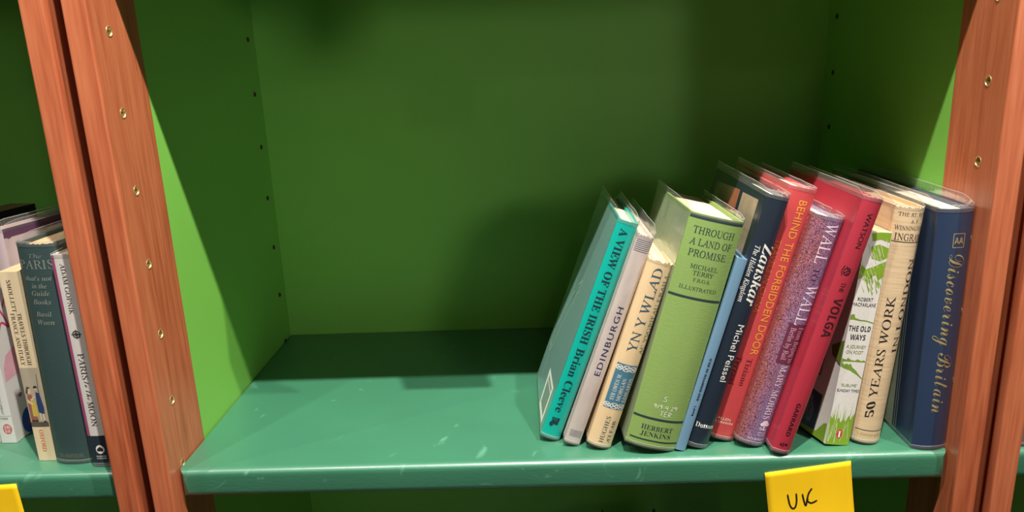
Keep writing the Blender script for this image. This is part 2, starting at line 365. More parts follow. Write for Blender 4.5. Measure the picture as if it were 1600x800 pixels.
def make_book(P, lean, yaw, h, w, d, cover, label, pages=PAGES, hard=True, bulge=3.0, film=0.0, film_low=0.45, flare=0.0, lift=None,
              group='books leaning in a row on the middle shelf', page_gap=None, worn=0.0, veil=False):
    """all sizes in mm; local frame: x across the spine from its left, y into the shelf, z up the spine"""
    B = Book(); B.w = w; B.h = h; B.d = d; B.bulge = bulge
    root = empty('book', (P[0], P[1], 0.0003)); tag(root, label, 'book', group)
    off = w if lean > 0 else (0 if lean <= 0 else w)
    M = Matrix.Rotation(math.radians(yaw), 4, 'Z') @ Matrix.Rotation(math.radians(lean), 4, 'Y') @ Matrix.Translation((-off * MM, 0, 0))
    root.matrix_world = Matrix.Translation((P[0], P[1], 0.0003)) @ M
    B.root = root
    t = 2.4 if hard else 0.5
    z0 = (1.6 if film else 0.0) if lift is None else lift
    def arc(u, o=0.0):                      # a point on the spine, u in 0..1, pushed out by o
        k = 2 * u - 1
        x = w * u; y = -bulge * (1 - abs(k) ** 2.4)
        nx = 2.4 * bulge * (abs(k) ** 1.4) * (1 if k > 0 else -1) / (w / 2); n = math.hypot(nx, 1)
        return (x + o * nx / n, y - o / n)
    B.arc = arc
    N = 18
    yb = [d, d * 0.72, d * 0.45, d * 0.22, 9.5, 6.5, 3.5, 1.0] if hard else [d, d * 0.72, d * 0.45, d * 0.22, d * 0.1, 5, 2]
    groove = lambda y: 0.7 * math.exp(-((y - 6.5) / 1.8) ** 2) if hard else 0.0
    outer = [(groove(y), y) for y in yb] + [arc(i / N) for i in range(N + 1)] + [(w - groove(y), y) for y in reversed(yb)]
    inner = [(t + groove(y), y) for y in yb] + [(min(max(arc(i / N)[0], t), w - t), max(arc(i / N)[1] + t * 0.6, -bulge + 0.4)) for i in range(N + 1)] + [(w - t - groove(y), y) for y in reversed(yb)]
    nz = 10 if (flare or worn) else 4
    bm = bmesh.new(); rows = []
    rnd = random.Random(int(h * 13 + w * 7))
    for j in range(nz + 1):
        z = z0 + (h - z0) * j / nz
        ro, ri = [], []
        for k, ((xo, yo), (xi, yi)) in enumerate(zip(outer, inner)):
            dx = 0.0
            if flare and k < len(yb):
                dx = -flare * math.sin(min(1, yo / 85) * math.pi / 2) * max(0.0, 1 - z / (0.62 * h)) ** 1.3
            zz = z
            if j == nz and worn and len(yb) <= k < len(yb) + N + 1: zz += worn * (rnd.random() - 0.75)
            ro.append(bm.verts.new(((xo + dx) * MM, yo * MM, zz * MM))); ri.append(bm.verts.new(((xi + dx) * MM, yi * MM, zz * MM)))
        rows.append((ro, ri))
    n = len(outer)
    for (a, b), (c, e) in zip(rows, rows[1:]):
        for k in range(n - 1):
            bm.faces.new([a[k], a[k + 1], c[k + 1], c[k]]); bm.faces.new([b[k + 1], b[k], e[k], e[k + 1]])
        bm.faces.new([a[0], c[0], e[0], b[0]]); bm.faces.new([a[-1], b[-1], e[-1], c[-1]])
    for (a, b), fl in ((rows[0], True), (rows[-1], False)):
        for k in range(n - 1):
            bm.faces.new([a[k], b[k], b[k + 1], a[k + 1]] if fl else [a[k], a[k + 1], b[k + 1], b[k]])
    bmesh.ops.recalc_face_normals(bm, faces=bm.faces)
    B.case = link('cover', bm, cover, root, True); B.case.data.set_sharp_from_angle(angle=math.radians(30))
    # page block
    g = page_gap if page_gap is not None else (3.4 if hard else 0.3)
    bm = bmesh.new(); rows = []
    px0, px1 = t + 0.15, w - t - 0.15
    front = [(px0 + (px1 - px0) * i / 10, max(-bulge * (1 - abs(2 * i / 10 - 1) ** 2.4) + t * 0.9 + 0.6, 0.3)) for i in range(11)]
    fore = d - (4 if hard else 0.4)
    sec = front + [(px1 - (px1 - px0) * i / 6, fore - (1.5 * math.sin(math.pi * i / 6) if hard else 0)) for i in range(7)]
    for z in (z0 + g, h - g):
        rows.append([bm.verts.new((x * MM, y * MM, (z + (0.25 * math.sin(i * 2.7) if z > 50 else 0)) * MM)) for i, (x, y) in enumerate(sec)])
    a, c = rows
    for k in range(len(sec)): bm.faces.new([a[k], a[(k + 1) % len(sec)], c[(k + 1) % len(sec)], c[k]])
    bm.faces.new(a[::-1]); bm.faces.new(c)
    bmesh.ops.recalc_face_normals(bm, faces=bm.faces)
    link('pages', bm, pages, root)
    # clear sleeve: where it stands proud of the boards at head and foot
    if film:
        def band(za, zb_of, name, wob):
            bm = bmesh.new(); prev = None; path = []
            ys = [d * (1 - i / 22) for i in range(22)]
            path += [(-0.25, y) for y in ys if y > 1] + [arc(i / 24, 0.3) for i in range(25)] + [(w + 0.25, y) for y in reversed(ys) if y > 1]
            for i, (x, y) in enumerate(path):
                jx = wob * (math.sin(i * 0.8 + w) * 0.4 + rnd.uniform(-0.12, 0.12))
                sx = 1 if x > w / 2 else -1
                ztop = zb_of(y) + wob * (rnd.uniform(-0.15, 0.1) + (rnd.uniform(-0.9, 0.3) if y < 3 else 0))
                fx = 0.0
                if flare and x < w / 2 and za < 50: fx = -flare * math.sin(min(1, max(y, 0) / 85) * math.pi / 2) * (1 - za / h)
                bo = bm.verts.new(((x + fx) * MM, y * MM, za * MM))
                mid = bm.verts.new(((x + fx + sx * 0.1 * wob) * MM, (y - (0.15 if y < 2 else 0)) * MM, (za * 0.35 + ztop * 0.65) * MM))
                to = bm.verts.new(((x + fx - (sx * jx * 0.8 if y > 2 else -jx * 0.2)) * MM, (y + (abs(jx) * 1.2 if y < 2 else 0)) * MM, ztop * MM))
                rim = bm.verts.new(to.co + Vector((sx * 0.1 * MM, 0, 0.55 * MM)))
                if prev:
                    bm.faces.new([prev[0], bo, mid, prev[1]]); bm.faces.new([prev[1], mid, to, prev[2]])
                    bm.faces.new([prev[2], to, rim, prev[3]]).material_index = 1
                prev = (bo, mid, to, rim)
            if veil and za > 50:            # film over the front board, reflected light put in as white haze
                q = [bm.verts.new((-0.22 * MM, y * MM, z * MM)) for y, z in ((d, 1.0), (0.8, 1.0), (0.8, h - 2.8), (d, h - 2.8))]
                bm.faces.new(q).material_index = 2
            o = link(name, bm, [FILM, FILM_EDGE, FILM_VEIL], root, True)
            return o
        o = band(h - 3.0, lambda y: h + film * (1.0 if y > 16 else film_low + (1 - film_low) * max(0, (y - 1)) / 15), 'clear_sleeve', 1.0)
        o['label'] = 'clear film sleeve standing proud of the cover'
        band(0.15, lambda y: z0 + 2.2, 'clear_sleeve', 0.35)
    return B

def place(B, bm, mapper, m, name, off, axis=0, step=2.0):
    split_mesh(bm, axis, step)
    for v in bm.verts: v.co = mapper(v.co.x, v.co.y, off)
    return link(name, bm, m, B.root)

def spine_map(B):
    def f(s, z, o):
        x, y = B.arc(min(max(s / B.w, 0.0), 1.0), o); return Vector((x * MM, y * MM, z * MM))
    return f
def left_map(B): return lambda y, z, o: Vector((-o * MM, y * MM, z * MM))
def right_map(B): return lambda y, z, o: Vector(((B.w + o) * MM, y * MM, z * MM))

def write(B, items, name, m, off=0.16):
    """items: (text, style, mode, u, a, b, cap[, spacing]) - flat: a = centre height, b = width; down / up: a..b = range of heights"""
    allb = bmesh.new()
    for it in items:
        s, style, mode, u, a, b, cap = it[:7]
        bm = text_bm(s, style, it[7] if len(it) > 7 else 1.0)
        xs = [v.co.x for v in bm.verts]; ys = [v.co.y for v in bm.verts]
        x0, x1 = min(xs), max(xs); y0, y1 = min(ys), max(ys)
        base = max(y0, 0) if any(c.islower() for c in s) is False else 0.0
        sy = cap / ((y1 - base) if y1 > base else 1.0)
        L = b if mode == 'flat' else abs(b - a); sx = L / (x1 - x0)
        for v in bm.verts:
            tx = (v.co.x - x0) * sx; ty = (v.co.y - base) * sy
            if mode == 'flat': v.co = (u * B.w - L / 2 + tx, a - cap / 2 + ty, 0)
            elif mode == 'down': v.co = (u * B.w - cap / 2 + ty, max(a, b) - tx, 0)
            else: v.co = (u * B.w + cap / 2 - ty, min(a, b) + tx, 0)
        me = bpy.data.meshes.new('tmp'); bm.to_mesh(me); bm.free(); allb.from_mesh(me); bpy.data.meshes.remove(me)
    return place(B, allb, spine_map(B), m, name, off)

def spine_poly(B, polys, m, name, off=0.08):    # polygons as (mm across, mm up)
    return place(B, poly_bm(polys), spine_map(B), m, name, off)
def rect(x0, x1, z0, z1): return [(x0, z0), (x1, z0), (x1, z1), (x0, z1)]
def spine_strokes(B, lines, wd, m, name, off=0.2): return place(B, strokes_bm(lines, wd), spine_map(B), m, name, off)
def face_poly(B, polys, m, name, side='L', off=0.08):
    return place(B, poly_bm(polys), (left_map if side == 'L' else right_map)(B), m, name, off, step=500)

def cloth(name, c, var=0.1, weave=0.5, coat=0.0):
    return mat(name, c, 0.55, coat, 0.18, noise=((30, 30, 9), var), bump=((160, 160, 2400), weave * 0.3))
def glossy(name, c, var=0.05, coat=0.6): return mat(name, c, 0.4, coat, 0.2, noise=((25, 25, 12), var), bump=((60, 60, 40), 0.25))

# --- 1 teal
B = make_book((0.3621, 0.0400), 19.6, 0.3, 228, 19.5, 141, glossy('teal_jacket', srgb(8, 168, 150), 0.04),
              'teal book with a view of the Irish title, leftmost of the leaning row', hard=True, bulge=3.2, film=5.5, veil=True)
T = ink(24, 52, 60)
write(B, [('A VIEW OF THE IRISH', 'bold', 'down', 0.45, 220.5, 104, 7.4)], 'title_lettering', T)
write(B, [('Brian Cleeve', 'bold', 'down', 0.45, 99, 30, 7.6)], 'author_lettering', T)
spine_poly(B, [disc(6.0, 16.5, 1.9, 2.6), disc(9.6, 18.6, 2.6, 2.0), rect(5, 12.6, 22.0, 22.7), rect(5, 12.6, 20.9, 21.4), rect(5, 12.6, 23.2, 23.8), rect(10.8, 12.2, 16.5, 24), disc(7, 19.3, 1.5, 1.9)], T, 'publisher_mark', 0.15)
face_poly(B, [[(71.4, 41.7), (16.2, 44.4), (13.9, 5.4), (62, 3.6)]], ink(232, 236, 222), 'price_sticker', 'L', 0.28)
face_poly(B, [[(62, 38), (24, 40), (22, 36.5), (60, 34.5)], [(61, 33), (22, 34.5), (21, 10), (56, 9)]], ink(126, 150, 134), 'sticker_print', 'L', 0.34)
rr = random.Random(3)
pts = [(64, 146), (70, 141), (79, 138), (84, 127), (94, 121), (98, 108), (106, 100), (112, 86), (121, 74), (126, 58), (122, 49), (115, 53), (112, 48), (104, 58), (96, 79), (86, 95), (80, 110), (72, 118), (68, 130), (62, 136), (64, 146)]
pts = [(a + rr.uniform(-1.6, 1.6), b + rr.uniform(-1.6, 1.6)) for a, b in pts]
bm = strokes_bm([pts, [(115, 50), (108, 30), (104, 18)]], 0.8)
place(B, bm, left_map(B), ink(176, 214, 182), 'map_outline', 0.30, step=500)

# --- 2 edinburgh
B = make_book((0.3806, 0.0285), 19.0, 0.6, 216, 15.4, 148, mat('pale_grey_jacket', srgb(192, 178, 168), 0.5, 0.35, 0.2, noise=((90, 90, 30), 0.14), bump=((120, 120, 60), 0.3)),
              'narrow pale grey book with blue EDINBURGH lettering, second from the left of the leaning row', hard=True, bulge=1.8, film=9, worn=2.5)
T = ink(38, 46, 86)
write(B, [('EDINBURGH', 'sans', 'up', 0.53, 75.5, 146, 5.4, 1.2)], 'title_lettering', T)
spine_poly(B, [rect(1, 14.9, 200.5 + 1.75 * i, 201.1 + 1.75 * i) for i in range(7)], ink(70, 74, 100), 'ruled_stripes')
spine_poly(B, [rect(2.5, 14, 9 + 1.5 * i, 9.5 + 1.5 * i) for i in range(5)], ink(70, 74, 100), 'ruled_stripes')

# --- 3 cream Welsh
B = make_book((0.4099, 0.0225), 17.4, -0.6, 190.8, 23.1, 128, mat('cream_worn_jacket', srgb(226, 196, 150), 0.5, 0.4, 0.2, noise=((60, 60, 25), 0.08), bump=((120, 120, 60), 0.3)),
              'cream book with a slate blue panel near its foot, third from left in the row', bulge=4.6, film=2.0, worn=2.5)
T = ink(58, 88, 100)
write(B, [('YN Y WLAD', 'roman', 'up', 0.49, 101, 184, 8.6), ('AC YSGRIFAU ERAILL', 'roman', 'up', 0.90, 100, 181, 3.6)], 'title_lettering', T)
spine_poly(B, [rect(3.2, 22.6, 42, 88.5)], ink(72, 118, 138), 'title_panel')
write(B, [('SYR OWEN M.', 'roman', 'up', 0.36, 51, 78, 3.6), ('MORGAN', 'roman', 'up', 0.62, 51, 74.5, 3.7), ('EDWARDS', 'roman', 'up', 0.87, 50, 75, 3.2)], 'author_lettering', ink(236, 230, 214))
def knot(cx, cz, s):
    return [[(cx + s * 1.0 * math.sin(t * 2) * 1.25, cz + s * 1.3 * math.sin(t)) for t in [2 * math.pi * i / 16 for i in range(17)]],
            [(cx + s * (1.6 * math.cos(t)), cz + s * 0.7 * math.sin(t * 2)) for t in [2 * math.pi * i / 16 for i in range(17)]]]
for z in (45.4, 84.3): spine_strokes(B, sum([knot(x, z, s) for x, s in ((6.0, 1.7), (12.6, 2.1), (19.0, 1.9))], []), 0.62, ink(236, 230, 214), 'knotwork_ornament')
write(B, [('HUGHES', 'roman', 'up', 0.50, 6, 34, 4.0), ("A'I FAB", 'roman', 'up', 0.78, 6.5, 30, 3.2)], 'publisher_lettering', T)

# --- 4 green land
B = make_book((0.4702, 0.0150), 14.5, 2.1, 226, 48.8, 134, cloth('sage_green_cloth', srgb(136, 164, 88), 0.08, 0.9),
              'thick sage green cloth book with navy lettering and white handwritten shelf mark', pages=PAGES, bulge=6.0, film=5.0, film_low=0.5, veil=True)
T = ink(42, 62, 62)
for q in (rect(0.6, 48.2, 221.6, 224.6), rect(0.6, 48.2, 150.0, 152.2), rect(0.6, 48.2, 29.4, 31.6), rect(2.5, 48.2, 7.6, 9.0)): spine_poly(B, [q], T, 'ruled_band', 0.12)
write(B, [('THROUGH', 'roman', 'flat', 0.50, 212, 37, 6.3), ('A LAND OF', 'roman', 'flat', 0.50, 201.8, 37.5, 6.3), ('PROMISE', 'roman', 'flat', 0.49, 191.8, 34, 6.3)], 'title_lettering', T)
write(B, [('ILLUSTRATED', 'roman', 'flat', 0.50, 160, 34, 3.3)], 'subtitle_lettering', T)
write(B, [('MICHAEL', 'roman', 'flat', 0.50, 180, 25, 4.0), ('TERRY', 'roman', 'flat', 0.51, 174.2, 19, 3.9), ('F.R.G.S.', 'roman', 'flat', 0.52, 168, 16, 3.1)], 'author_lettering', T)
write(B, [('HERBERT', 'serif', 'flat', 0.51, 21.2, 30, 4.7), ('JENKINS', 'serif', 'flat', 0.51, 14.6, 29, 4.7)], 'publisher_lettering', T)
H = ink(232, 236, 214)
S_ = [[(26.0, 53.6), (24.2, 54.2), (23.2, 52.9), (25.4, 51.3), (24.8, 49.4), (22.6, 49.8)]]
def nine(x, z, s=1.0): return [[(x + 1.6 * s, z + 3.4 * s), (x + .4 * s, z + 4.3 * s), (x - .4 * s, z + 3.2 * s), (x + .6 * s, z + 2.3 * s), (x + 1.6 * s, z + 3.6 * s), (x + 1.2 * s, z + .2 * s)]]
num = nine(16.2, 41.3) + [[(19.8, 45.5), (19.4, 41.5)]] + nine(21.6, 41.3) + [[(24.9, 43.2), (25.2, 42.9)]] + [[(27.4, 45.6), (26.6, 43.2), (29.6, 43.4)], [(28.9, 45.4), (28.5, 41.2)]] + [[(32.2, 44.8), (33.6, 45.3), (34.0, 44.2), (32.0, 41.4), (34.6, 41.6)]] + nine(35.8, 41.4)
ter = [[(23.0, 39.2), (26.2, 39.2)], [(24.6, 39.2), (24.4, 34.6)], [(29.8, 39.2), (27.6, 39.2), (27.5, 34.7), (29.9, 34.7)], [(27.5, 37.0), (29.3, 37.0)], [(31.4, 34.6), (31.5, 39.1), (33.4, 38.6), (33.0, 37.1), (31.6, 36.8), (33.9, 34.6)]]
spine_strokes(B, S_ + num + ter, 0.55, H, 'handwritten_mark', 0.2)

# --- 5 thin blue
B = make_book((0.4797, 0.0140), 15.2, -0.4, 192.4, 9.4, 138, cloth('powder_blue_boards', srgb(112, 148, 172), 0.1, 0.3, 0.3),
              'very thin powder blue book squeezed between the thick green and the dark navy book', bulge=0.8, film=0)
write(B, [('BAD·WIMPFEN IN BILD', 'sansb', 'up', 0.58, 53, 96, 2.0)], 'title_lettering', ink(36, 42, 62))
write(B, [('Band 1', 'sansb', 'up', 0.55, 37, 47, 1.9)], 'volume_lettering', ink(36, 42, 62))

# --- 6 navy
B = make_book((0.5006, 0.0180), 15.1, -0.1, 247, 19.9, 172, glossy('dark_navy_jacket', srgb(34, 44, 56), 0.06, 0.7),
              'tall dark navy book with white script title, photo panels on its front cover', pages=PAGES_WHITE, bulge=3.0, film=4.5, film_low=0.8)
Wt = ink(236, 232, 220)
write(B, [('Zanskar', 'bolditalic', 'down', 0.80, 204, 146, 10.6)], 'title_lettering', Wt)
write(B, [('The Hidden Kingdom', 'italic', 'down', 0.30, 201, 148, 4.6)], 'subtitle_lettering', Wt)
write(B, [('Michel Peissel', 'sans', 'down', 0.70, 127, 70, 6.0)], 'author_lettering', Wt)
write(B, [('Dutton', 'serif', 'flat', 0.55, 23.5, 17, 4.8)], 'publisher_lettering', Wt)
face_poly(B, [[(156, 232), (72.8, 237), (68, 150), (150, 150)], [(63, 236.5), (15.4, 238), (14.5, 185), (61, 185)]], mat('stone_photo', srgb(165, 148, 122), 0.5, 0.5, noise=((40, 40, 40), 0.3)), 'cover_photo', 'L')
face_poly(B, [[(100, 221), (90.7, 236), (72.8, 237), (68.4, 200), (112, 205)]], mat('terracotta_photo', srgb(168, 104, 74), 0.5, 0.5, noise=((60, 60, 60), 0.2)), 'cover_photo', 'L', 0.14)

# --- 7 red door
B = make_book((0.5302, 0.0310), 14.5, -0.1, 250, 25.4, 160, glossy('coral_red_jacket', srgb(204, 74, 74), 0.05, 0.6),
              'tall coral red book with orange lettering, between the dark navy and the purple marbled book', pages=PAGES_WHITE, bulge=3.6, film=2.5, film_low=0.9)
Or = ink(240, 158, 62)
write(B, [('BEHIND THE FORBIDDEN DOOR', 'sans', 'down', 0.63, 239, 90, 7.2)], 'title_lettering', Or)
write(B, [('TRAVELS IN CHINA', 'sans', 'down', 0.235, 201, 130, 4.6)], 'subtitle_lettering', ink(232, 124, 64))
write(B, [('Tiziano', 'serif', 'down', 0.56, 86, 58, 5.4), ('Terzani', 'serif', 'down', 0.19, 86, 57, 5.2)], 'author_lettering', ink(126, 34, 40))
write(B, [('ALLEN', 'sans', 'flat', 0.34, 21.5, 12, 2.6), ('& UNWIN', 'sans', 'flat', 0.36, 17.6, 17, 2.6)], 'publisher_lettering', ink(240, 214, 196))

# --- 8 wall to wall
B = make_book((0.5557, 0.0210), 15.2, 0.5, 225, 28.0, 150, speckle_mat(),
              'purple and rust marbled book with white lettering, in the middle of the leaning row', pages=PAGES_WHITE, bulge=6.0, film=4.0, film_low=0.8)
Pk = ink(232, 212, 224)
write(B, [('WALL', 'roman', 'down', 0.64, 220, 183, 11.2), ('WALL', 'roman', 'down', 0.70, 163, 124, 11.2)], 'title_lettering', Pk)
write(B, [('TO', 'roman', 'down', 0.62, 179, 167, 6.0)], 'title_lettering', ink(66, 36, 66))
spine_poly(B, [rect(9.6, 26.6, 85, 125)], ink(104, 44, 66), 'subtitle_panel')
write(B, [('From Beijing to', 'roman', 'down', 0.82, 122, 87, 5.2), ('Berlin by Rail', 'roman', 'down', 0.55, 121, 89, 5.2)], 'subtitle_lettering', ink(214, 160, 176))
write(B, [('MARY MORRIS', 'roman', 'down', 0.68, 84, 28.5, 6.2)], 'author_lettering', Pk)
spine_poly(B, [disc(20, 24.5, 3.0, 2.6), disc(17.6, 22.8, 2.2, 1.9), disc(22.4, 22.8, 2.2, 1.9), rect(19.4, 20.6, 17.5, 22), rect(16, 23, 16.8, 17.6), rect(15.5, 18.3, 18.6, 19.4)], Pk, 'tree_mark', 0.15)
write(B, [('NAN A.', 'sans', 'flat', 0.70, 14.0, 7, 1.4), ('TALESE', 'sans', 'flat', 0.70, 11.6, 8, 1.4), ('DOUBLEDAY', 'sans', 'flat', 0.60, 7.0, 17, 2.2)], 'publisher_lettering', Pk)

# --- 9 volga
B = make_book((0.5732, 0.0035), 15.4, 0.2, 246, 17.2, 172, cloth('crimson_cloth', srgb(172, 42, 58), 0.1, 0.4, 0.55),
              'tall crimson book with black VOLGA lettering leaning on the white paperback', bulge=2.6, film=4.5, film_low=0.2)
Bk = ink(62, 18, 26)
write(B, [('WATSON', 'sans', 'down', 0.56, 233, 201.5, 4.4), ], 'author_lettering', Bk)
write(B, [('THE', 'sans', 'down', 0.52, 170, 161, 4.0), ('VOLGA', 'sansb', 'down', 0.58, 155.5, 118, 8.0)], 'title_lettering', Bk)
spine_strokes(B, [[(8 + 3.0 * math.cos(t), 180 + 3.2 * math.sin(t)) for t in [0.5 + 5.2 * i / 12 for i in range(13)]], [(6.4, 184.6), (8.2, 181.6), (11, 180), (8.6, 178.2), (7.0, 176.4)], [(5.2, 178), (8.4, 180.6), (10.6, 182.8)], [(4.8, 185), (3.6, 180), (5.0, 175.6)]], 0.7, Bk, 'rider_emblem')
write(B, [('GARRARD', 'sansb', 'down', 0.52, 52, 18.5, 4.0)], 'publisher_lettering', Bk)
spine_poly(B, [rect(5, 6.8, 8, 10.4), rect(7.4, 8.6, 7, 11.4), rect(9.2, 12.2, 8.6, 10.8)], Bk, 'spine_stamp', 0.12)

# --- 10 old ways paperback
PB = mat('white_paperback_card', srgb(228, 222, 212), 0.5, 0.3, 0.25, noise=((500, 500, 500), 0.05))
B = make_book((0.6337, 0.0170), 6.2, 2.0, 206.3, 22.2, 128, PB, 'white paperback with green grass drawings on its spine, shorter than its neighbours',
              pages=PAGES_TAN, hard=False, bulge=0.6, film=0, flare=17)
Gr = ink(132, 166, 42)
Dk = ink(44, 46, 42)
write(B, [('ROBERT', 'sans', 'flat', 0.46, 144.2, 14, 3.3), ('MACFARLANE', 'sans', 'flat', 0.45, 139.2, 22 * .98, 3.3)], 'author_lettering', Dk)
write(B, [('THE OLD', 'sansb', 'flat', 0.47, 116.5, 20, 5.2), ('WAYS', 'sansb', 'flat', 0.46, 108.2, 14, 5.2)], 'title_lettering', Dk)
write(B, [('A JOURNEY', 'sans', 'flat', 0.48, 99, 18, 3.2), ('ON FOOT', 'sans', 'flat', 0.46, 93.6, 15.5, 3.2), ('\u2018SUBLIME\u2019', 'sans', 'flat', 0.50, 61, 15, 2.8)], 'subtitle_lettering', ink(122, 142, 66))
write(B, [('SUNDAY TIMES', 'sans', 'flat', 0.51, 55.6, 20.6, 2.8)], 'quote_lettering', Dk)
g = []
rr = random.Random(5)
g.append([(0, 6), (0, 30), (1.5, 26), (3, 31), (5, 24), (8, 28), (10, 23), (12, 27), (14.5, 24), (17, 31), (19, 26), (22.1, 33), (22.1, 0), (0, 0)])
for i in range(19):
    x = 0.8 + i * 1.12; hh = rr.uniform(26, 46); l = rr.uniform(-1.6, 1.6)
    g.append([(max(0, x - .45), 18), (min(22.1, x + .45), 18), (min(22.1, max(0, x + l)), hh)])
spine_poly(B, g, Gr, 'grass_drawing', 0.06)
wl = []
for i in range(13):
    x = 1.5 + rr.random() * 18.5; l = rr.uniform(-2.5, 2.5); z = rr.uniform(1, 8)
    wl.append([(x, z), (x + l * .4, z + 8), (min(max(x + l, .4), 21.8), z + rr.uniform(12, 20))])
spine_strokes(B, wl, 0.3, ink(224, 224, 196), 'grass_highlights', 0.1)
lf = [[(1, 202), (8, 205.5), (21.9, 205.5), (21.9, 186), (17, 181), (9, 182), (3, 180), (0.3, 184)], ]
lf2 = [[(0.3, 176), (5, 172), (12, 175), (17, 178), (21.9, 180), (21.9, 166), (19, 163), (14, 167), (10, 163), (5, 166), (0.3, 162)]]
sp = []
for i in range(26):
    x = rr.uniform(0.2, 20); z = rr.uniform(156, 170); sp.append([(x, z), (min(21.9, x + 3.6), z - rr.uniform(6, 11)), (min(21.9, x + 3.9), z - 6)])
spine_poly(B, [lf2[0]] + sp, Gr, 'leaf_drawing', 0.06)
spine_poly(B, [[(4, 204.5), (12, 205.8), (21.9, 205.8), (21.9, 197), (13, 199.5), (6, 197.5)], [(6, 193), (13, 195), (21.9, 192), (21.9, 183), (16, 180), (8, 182)]], Gr, 'leaf_drawing', 0.06)
spine_strokes(B, [[(x, z), (min(x + 3.4, 21.8), z - 6.5)] for x, z in [(rr.uniform(.5, 18), rr.uniform(164, 202)) for i in range(30)]], 0.35, ink(226, 222, 206), 'leaf_highlights', 0.1)
hill = [[(0, 128.5), (1.5, 129.8), (3.4, 129.4), (4.2, 126.5), (9, 125), (15, 124.6), (22, 122.6), (22, 121.6), (15, 123.4), (8, 123.8), (3, 124.6), (0, 124.2)],
        [(0, 87), (4, 86), (5, 88), (8, 86), (12, 85.4), (14, 87), (18, 85.2), (20, 86.2), (22, 85), (22, 84), (12, 84.2), (4, 84.2), (0, 83.4)],
        [(0, 84), (3, 80.8), (4.5, 82.4), (7, 81), (8.5, 82.6), (10.5, 79), (15, 75.4), (19, 71), (22, 68.4), (22, 67.2), (16, 71.6), (9, 75.6), (3, 77.4), (0, 79)]]
spine_poly(B, hill, ink(120, 150, 52), 'hill_drawing', 0.06)
spine_poly(B, [disc(11.2, 11.5, 3.3, 5.0)], ink(226, 106, 58), 'publisher_mark', 0.12)
spine_poly(B, [disc(11.2, 11.5, 2.9, 4.5)], ink(214, 92, 48), 'publisher_mark', 0.15)
spine_poly(B, [disc(11.2, 10.6, 1.35, 2.6), disc(11.2, 13.9, 0.85, 1.2)], ink(244, 240, 232), 'publisher_mark', 0.18)
spine_poly(B, [disc(9.9, 10.8, 0.45, 2.1), disc(12.5, 10.8, 0.45, 2.1), disc(11.2, 14.8, .7, .4)], ink(30, 26, 26), 'publisher_mark', 0.21)
# front cover picture follows the sprung cover
def flared(B, fl): 
    def f(y, z, o):
        return Vector(((-o - 0.25 - fl * math.sin(min(1, y / 85) * math.pi / 2) * max(0.0, 1 - z / (0.62 * B.h)) ** 1.3) * MM, y * MM, z * MM))
    return f
def flared_poly(polys, m, name, off):
    bm = poly_bm(polys); split_mesh(bm, 0, 6); split_mesh(bm, 1, 10)
    return place(B, bm, flared(B, 17), m, name, off, step=500)
flared_poly([[(16, 4), (60, 4), (60, 42), (16, 42)]], mat('blue_cover_print', srgb(62, 90, 116), 0.5, noise=((90, 90, 60), 0.45)), 'cover_print', 0.12)
flared_poly([[(24, 10), (40, 11), (46, 22), (40, 34), (28, 36), (22, 22)]], mat('pale_cover_print', srgb(120, 140, 150), 0.5, noise=((220, 220, 120), 0.6)), 'cover_print', 0.25)
flared_poly([[(2, 0.4), (127, 0.4), (127, 3), (70, 3), (40, 3.4), (14, 6), (6, 18), (2, 20)]], Gr, 'cover_print', 0.2)
flared_poly([[(26, 58), (27.2, 58), (27.2, 110), (26, 110)], [(26, 58), (80, 58), (80, 59.2), (26, 59.2)]], ink(88, 76, 52), 'cover_print', 0.2)
flared_poly([[(0.5, 80), (16, 84), (20, 92), (0.5, 104)]], ink(104, 128, 50), 'cover_print', 0.2)

# --- 11 fifty years
B = make_book((0.6650, 0.0230), 5.0, 1.4, 227, 26.2, 186, mat('buff_paper_jacket', srgb(214, 186, 146), 0.6, 0.3, 0.25, noise=((30, 30, 120), 0.05), bump=((40, 40, 300), 0.4)),
              'buff book with rounded spine, between the white paperback and the navy blue book', pages=PAGES_TAN, bulge=7.0, film=7.0, film_low=0.1, worn=2.0)
Bn = ink(40, 34, 34)
write(B, [('THE RT. REV', 'roman', 'flat', 0.55, 220.4, 24, 3.4), ('A. F.', 'roman', 'flat', 0.62, 214.5, 8, 3.2), ('WINNINGTON', 'roman', 'flat', 0.54, 208.4, 25.4, 3.8), ('INGRAM', 'roman', 'flat', 0.55, 200.4, 24, 6.2)], 'author_lettering', Bn)
for q in (rect(1, 25.6, 195.4, 196.1), rect(0.6, 25.8, 13.4, 14.1)): spine_poly(B, [q], Bn, 'ruled_line')
write(B, [('50 YEARS WORK', 'roman', 'up', 0.33, 27, 146, 6.8), ('IN LONDON', 'roman', 'up', 0.80, 92, 181, 6.0)], 'title_lettering', Bn)
write(B, [('LONGMANS', 'roman', 'flat', 0.47, 9.6, 20, 2.6)], 'publisher_lettering', ink(176, 138, 78))

